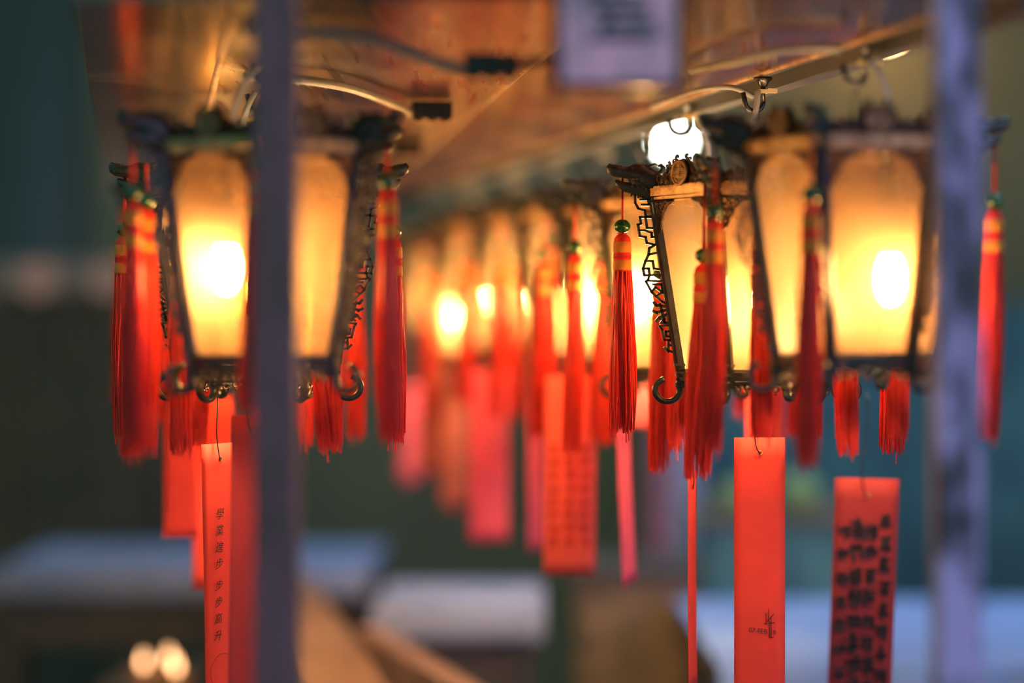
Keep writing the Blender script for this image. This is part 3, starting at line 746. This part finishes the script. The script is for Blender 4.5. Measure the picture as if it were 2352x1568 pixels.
# ------------------------------------------------------------------ background: tables, rails, lamps, altar screen
M['cloth'] = simple('pale_blue_cloth', (.17, .21, .34), .8, 0, (.14, .17, .29), 6)
M['cloth2'] = simple('light_blue_cloth', (.17, .27, .50), .75, 0, (.11, .19, .42), 3)
M['dark_wood'] = simple('dark_altar_wood', (.055, .045, .038), .5, 0, (.035, .032, .03), 14)
M['brown_wood'] = simple('brown_altar_wood', (.19, .14, .09), .55, 0, (.11, .085, .06), 14)
M['lintel'] = simple('lamp_glow_lintel', (.30, .22, .17), .6, 0, (.20, .15, .12), 10)  # brown wood lightened: broad glow of the lintel lamps put into its colour
M['teal'] = simple('teal_paint', (.10, .30, .34), .6, 0, (.06, .18, .26), 7)
M['navy'] = simple('dark_teal_curtain', (.06, .15, .17), .8, 0, (.035, .085, .12), 5)
M['mauve'] = simple('mauve_cloth', (.26, .10, .14), .8)
M['lilac'] = simple('lilac_cloth', (.36, .32, .40), .8)
M['green_fruit'] = simple('yellow_green_rind', (.34, .42, .16), .5, 0, (.22, .34, .12), 12)
M['pillar'] = simple('dark_green_pillar', (.030, .042, .038), .6, 0, (.035, .043, .04), 6)
def table(label, x0, x1, d0, d1, z, cloth='cloth', drop=.10, name='altar_table'):
    t = thing(name, label, 'table', ((x0+x1)/2, (d0+d1)/2, 0)); w, dp = x1-x0, d1-d0
    m = MB(); m.box((0, 0, z-.02), (w, dp, .04)); m.build('table_top', 'dark_wood', t)
    for sx in (-1, 1):
        for sy in (-1, 1):
            m = MB(); m.box((sx*(w/2-.04), sy*(dp/2-.04), (z-.04)/2), (.05, .05, z-.04)); m.box((sx*(w/2-.04), sy*(dp/2-.04), .02), (.07, .07, .04)); m.build('leg', 'dark_wood', t)
    for sy in (-1, 1):
        m = MB(); m.box((0, sy*(dp/2-.03), z-.10), (w-.10, .02, .12)); m.build('apron', 'dark_wood', t)
    m = MB(); vs = []; n = 24
    pr = []
    for i in range(n+1):
        pr.append((-w/2-.006+(w+.012)*i/n, -dp/2-.008-.004*math.sin(i*1.9)))
    vs = [(x, dp/2+.006, z+.003) for x, y in pr]+[(x, y, z+.003) for x, y in pr]+[(x, y-.006*math.sin(i*2.3), z-drop) for i, (x, y) in enumerate(pr)]
    fs = []
    for r_ in range(2):
        for i in range(n): fs.append((r_*(n+1)+i, (r_+1)*(n+1)+i, (r_+1)*(n+1)+i+1, r_*(n+1)+i+1))
    m.add(vs, fs, True)
    o = m.build('table_cloth', cloth); o.location = t.location
    tag(o, 'cloth covering the ' + label, 'tablecloth')
    return t
def Xp(px, D): return (px-1176)/F*D
table('long dim altar table behind the handwritten tag', Xp(40, 5.5), Xp(862, 5.5), 5.20, 5.95, ZC-.50, 'cloth', .05)
table('small altar table beyond the brown rails', Xp(880, 4.75), Xp(1240, 4.75), 4.46, 5.0, ZC-.50, 'cloth', .05)
table('big offering table behind the stamped tag', .345, Xp(2700, 4.6), 3.95, 5.0, ZC-.535, 'cloth2', .30)
# low brown rails that run back under the lantern rows
def rail(a, b, w, h, label):
    a = Vector(a); b = Vector(b); d = (b-a); n = Vector((d.y, -d.x, 0)).normalized()*w/2
    t = thing('wooden_rail', label, 'rail', (a.x, a.y, 0))
    o = Vector((a.x, a.y, 0))
    m = MB(); vs = [a+n-o, a-n-o, b-n-o, b+n-o]; vs = vs+[v-Vector((0, 0, h)) for v in vs]
    m.add(vs, [(0, 3, 2, 1), (4, 5, 6, 7), (0, 1, 5, 4), (1, 2, 6, 5), (2, 3, 7, 6), (3, 0, 4, 7)]); m.build('rail_bar', 'rail', t)
    for q in (.06, .94):
        p = a+d*q-o; m = MB(); m.box((p.x, p.y, (a.z-h)/2), (.045, .045, a.z-h)); m.build('upright', 'rail', t)
    return t
rail((Xp(840, 3.3), 3.3, ZC-.52), (Xp(690, 5.6), 5.1, ZC-.50), .13, .05, 'broad brown wooden rail running back beside the dark square post')
rail((Xp(1170, 3.4), 3.4, ZC-.52), (Xp(845, 4.4), 4.4, ZC-.52), .045, .05, 'narrow brown wooden rail ending at the small altar table')
# oil lamps with small flames
M['flame'] = emit_mat('flame', (1.0, .50, .22), 2.2)
M['lampglass'] = simple('amber_cup', (.5, .2, .06), .2)
def oil_lamp(px, py, D, label, r=.006):
    p = at(px, py, D); t = thing('oil_lamp', label, 'lamp', (p.x, p.y, p.z-.035), 'small oil lamps with flames')
    m = MB(); m.lathe([(.012, 0), (.016, .004), (.020, .022), (.018, .022), (.014, .006)], 14); m.build('cup', 'lampglass', t)
    m = MB(); m.tube([(0, 0, .006), (0, 0, .027)], .0012, 5); m.build('wick', 'socket', t)
    m = MB(); m.lathe([(.0005, .024), (r*.8, .029), (r, .035), (r*.6, .044), (.0004, .055)], 10); m.build('flame', 'flame', t)
    return p
stands = []
def lamp_stand(x0, x1, d0, d1, z, label):
    t = thing('lamp_stand', label, 'stand', ((x0+x1)/2, (d0+d1)/2, 0))
    w, dp = x1-x0, d1-d0
    m = MB(); m.box((0, 0, z-.008), (w, dp, .016))
    m.build('tray', 'dark_wood', t)
    for sx in (-1, 1):
        for sy in (-1, 1):
            m = MB(); m.tube([(sx*(w/2-.02), sy*(dp/2-.02), 0), (sx*(w/2-.02), sy*(dp/2-.02), z-.016)], .008, 8); m.build('leg', 'dark_wood', t)
zl = ZC - (1515-784)/F*4.5 - .035
lamp_stand(Xp(250, 4.5), Xp(452, 4.5), 4.36, 4.74, zl, 'dark tray stand holding the group of oil lamps')
for px, D in ((330, 4.46), (388, 4.52), (404, 4.40)):
    y = 784 + (ZC-zl-.035)/(D)*F
    oil_lamp(px, y, D, 'tiny lit oil lamp on the dark tray stand')
zl2 = ZC - (1552-784)/F*4.1 - .035
lamp_stand(Xp(900, 4.1), Xp(1020, 4.1), 4.02, 4.24, zl2, 'little dark stand between the brown rails')
for px, D in ((925, 4.08), (985, 4.14)):
    y = 784 + (ZC-zl2-.035)/D*F
    oil_lamp(px, y, D, 'tiny lit oil lamp between the brown rails', .0045)
# round white lamp
M['white_lamp'] = emit_mat('white_lamp', (.93, 1.0, .86), 10.0)
p = at(1545, 322, 6.4)
t = thing('globe_lamp', 'round white lamp shining behind the hooks', 'lamp', p)
m = MB(); m.ball((0, 0, 0), .032, 20, 14); m.build('globe', 'white_lamp', t)
m = MB(); m.lathe([(.014, .028), (.018, .034), (.018, .06), (.008, .07)], 12); m.build('cap', 'socket', t)
m = MB(); m.tube([(0, 0, .06), (0, 0, 2.5)], .003, 6); m.build('stem', 'wire', t)
# warm wall lamp that washes the plaster
M['warm_lamp'] = emit_mat('warm_lamp', (1.0, .62, .24), 40.0)
p = at(2035, 60, 8.7)
t = thing('wall_lamp', 'small warm lamp washing the tan back wall', 'lamp', p)
m = MB(); m.ball((0, 0, 0), .035, 14, 10); m.build('globe', 'warm_lamp', t)
m = MB(); m.tube([(0, .03, 0), (0, .16, .03), (0, .30, .03)], .012, 8); m.lathe([(.05, 0), (.05, .01)], 12, (0, .29, .03)); m.build('bracket', 'socket', t)
# left: dark pillar, carved altar screen with lintel lamps
p = at(90, 784, 7.2)
t = thing('temple_pillar', 'dark thick pillar at the shadowed end of the hall', 'pillar', (Xp(40, 7.2), 7.3, 0))
m = MB(); m.lathe([(.27, 0), (.27, .10), (.235, .16), (.20, .20), (.20, 5.1)], 28); m.build('shaft', 'pillar', t)
m = MB(); m.box((0, 0, .05), (.60, .60, .10)); m.build('plinth', 'floor', t)
t = thing('altar_screen', 'carved dark wooden altar screen in the shadows', 'screen', (Xp(190, 6.4), 6.45, 0))
w = Xp(560, 6.4)-Xp(-120, 6.4)
zt = ZC+(784-600)/F*6.4
m = MB(); m.box((0, 0, zt-.04), (w, .08, .08)); m.build('lintel', 'lintel', t)
m = MB(); m.box((0, .03, zt/2-.04), (w-.04, .02, zt-.10)); m.build('backing', 'dark_wood', t)
for k in range(9):
    m = MB(); x = -w/2+.03+k*(w-.06)/8
    m.box((x, 0, (zt-.08)/2), (.028, .05, zt-.08)); m.box((x, 0, zt-.14), (.045, .06, .02)); m.box((x, 0, zt-.42), (.045, .06, .02)); m.build('slat', 'brown_wood', t)
M['dim_lamp'] = emit_mat('dim_lamp', (1.0, .62, .48), 0.05)
for px in (80, 250):
    p = at(px, 640, 6.3); 
    q = thing('lintel_lamp', 'dim little lamp on the altar screen lintel', 'lamp', (p.x, 6.37, p.z-.03), 'dim lamps on the altar screen')
    m = MB(); m.ball((0, -.05, .03), .045, 14, 10, (1.2, 1, 1)); m.build('globe', 'dim_lamp', q)
    m = MB(); m.tube([(0, -.04, .0), (0, -.02, -.01), (0, .05, -.01)], .006, 8); m.build('bracket', 'socket', q)
# right: teal offering cabinet, fruit, curtain, hanging cloths
t = thing('offering_cabinet', 'teal painted cabinet behind the big offering table', 'cabinet', (Xp(1790, 5.7), 5.75, 0))
ct = ZC-(1200-784)/F*5.6; cw = Xp(1985, 5.6)-Xp(1612, 5.6)
m = MB(); m.box((0, 0, ct/2), (cw, .36, ct)); m.build('body', 'teal', t)
for s in (-1, 1):
    m = MB(); m.box((s*cw/4, -.187, ct-.20), (cw/2-.02, .014, .30)); d_ = m.build('door', 'teal', t)
    m = MB(); m.ball((s*.02, -.20, ct-.20), .010, 10, 8); m.build('knob', 'brass', d_)
m = MB(); m.box((0, 0, ct+.01), (cw+.03, .40, .02)); m.build('cornice', 'brown_wood', t)
zc2 = ct+.02
for px, D, r_, nm in ((1835, 5.7, .048, 'larger'), (1690, 5.72, .038, 'smaller')):
    m = MB(); z = r_*.9
    m.ball((0, 0, z), r_, 18, 12, (1, 1, .9)); 
    q = thing('green_fruit', nm+' yellow-green fruit on the teal cabinet', 'fruit', (Xp(px, D), D, zc2), 'green fruit on the teal cabinet')
    m.build('rind', 'green_fruit', q)
    m = MB(); m.tube([(0, 0, r_*1.72), (.004, 0, r_*2.0)], .003, 6); m.build('stalk', 'brown_wood', q)
def curtain(px0, px1, py0, py1, D, mat, label, name='curtain', amp=.03, k=26):
    x0, x1 = Xp(px0, D), Xp(px1, D); z1 = ZC+(784-py0)/F*D; z0 = ZC+(784-py1)/F*D
    z0 = max(z0, .02)
    t = thing(name, label, 'curtain', ((x0+x1)/2, D, z0)); m = MB(); n = 40; vs = []
    for z in (0, z1-z0):
        for th in (0, .004):
            for i in range(n+1): vs.append((x0+(x1-x0)*i/n-(x0+x1)/2, amp*math.sin(i/n*k)+th, z))
    r1 = n+1; fs = []
    for i in range(n):
        fs += [(i, i+1, 2*r1+i+1, 2*r1+i), (r1+i, 3*r1+i, 3*r1+i+1, r1+i+1), (i, r1+i, r1+i+1, i+1), (2*r1+i, 2*r1+i+1, 3*r1+i+1, 3*r1+i)]
    m.add(vs, fs, True); m.build('cloth', mat, t)
    m = MB(); m.tube([(-(x1-x0)/2-.04, 0, z1-z0+.008), ((x1-x0)/2+.04, 0, z1-z0+.008)], .010, 8); m.build('rod', 'brown_wood', t)
curtain(1500, 2500, 690, 3000, 7.6, 'navy', 'dark teal curtain across the lower back wall')
curtain(1488, 1545, 880, 3000, 5.6, 'mauve', 'narrow mauve hanging cloth behind the edge-on tags', 'banner', .01, 9)
curtain(1548, 1606, 900, 3000, 6.1, 'lilac', 'narrow lilac hanging cloth beside the teal cabinet', 'banner', .01, 9)
t = thing('side_cabinet', 'dark brown cabinet between the small altar table and the offering table', 'cabinet', (Xp(1452, 5.2), 5.2, 0))
ct = ZC-(1330-784)/F*5.0; cw = Xp(1600, 5.0)-Xp(1330, 5.0)
m = MB(); m.box((0, 0, ct/2), (cw, .36, ct)); m.build('body', 'brown_wood', t)
m = MB(); m.box((0, -.185, ct-.16), (cw-.04, .012, .20)); d_ = m.build('drawer', 'brown_wood', t)
m = MB(); m.ball((0, -.197, ct-.16), .010, 10, 8); m.build('knob', 'brass', d_)
m = MB(); m.box((0, 0, ct+.01), (cw+.03, .40, .02)); m.build('top', 'dark_wood', t)
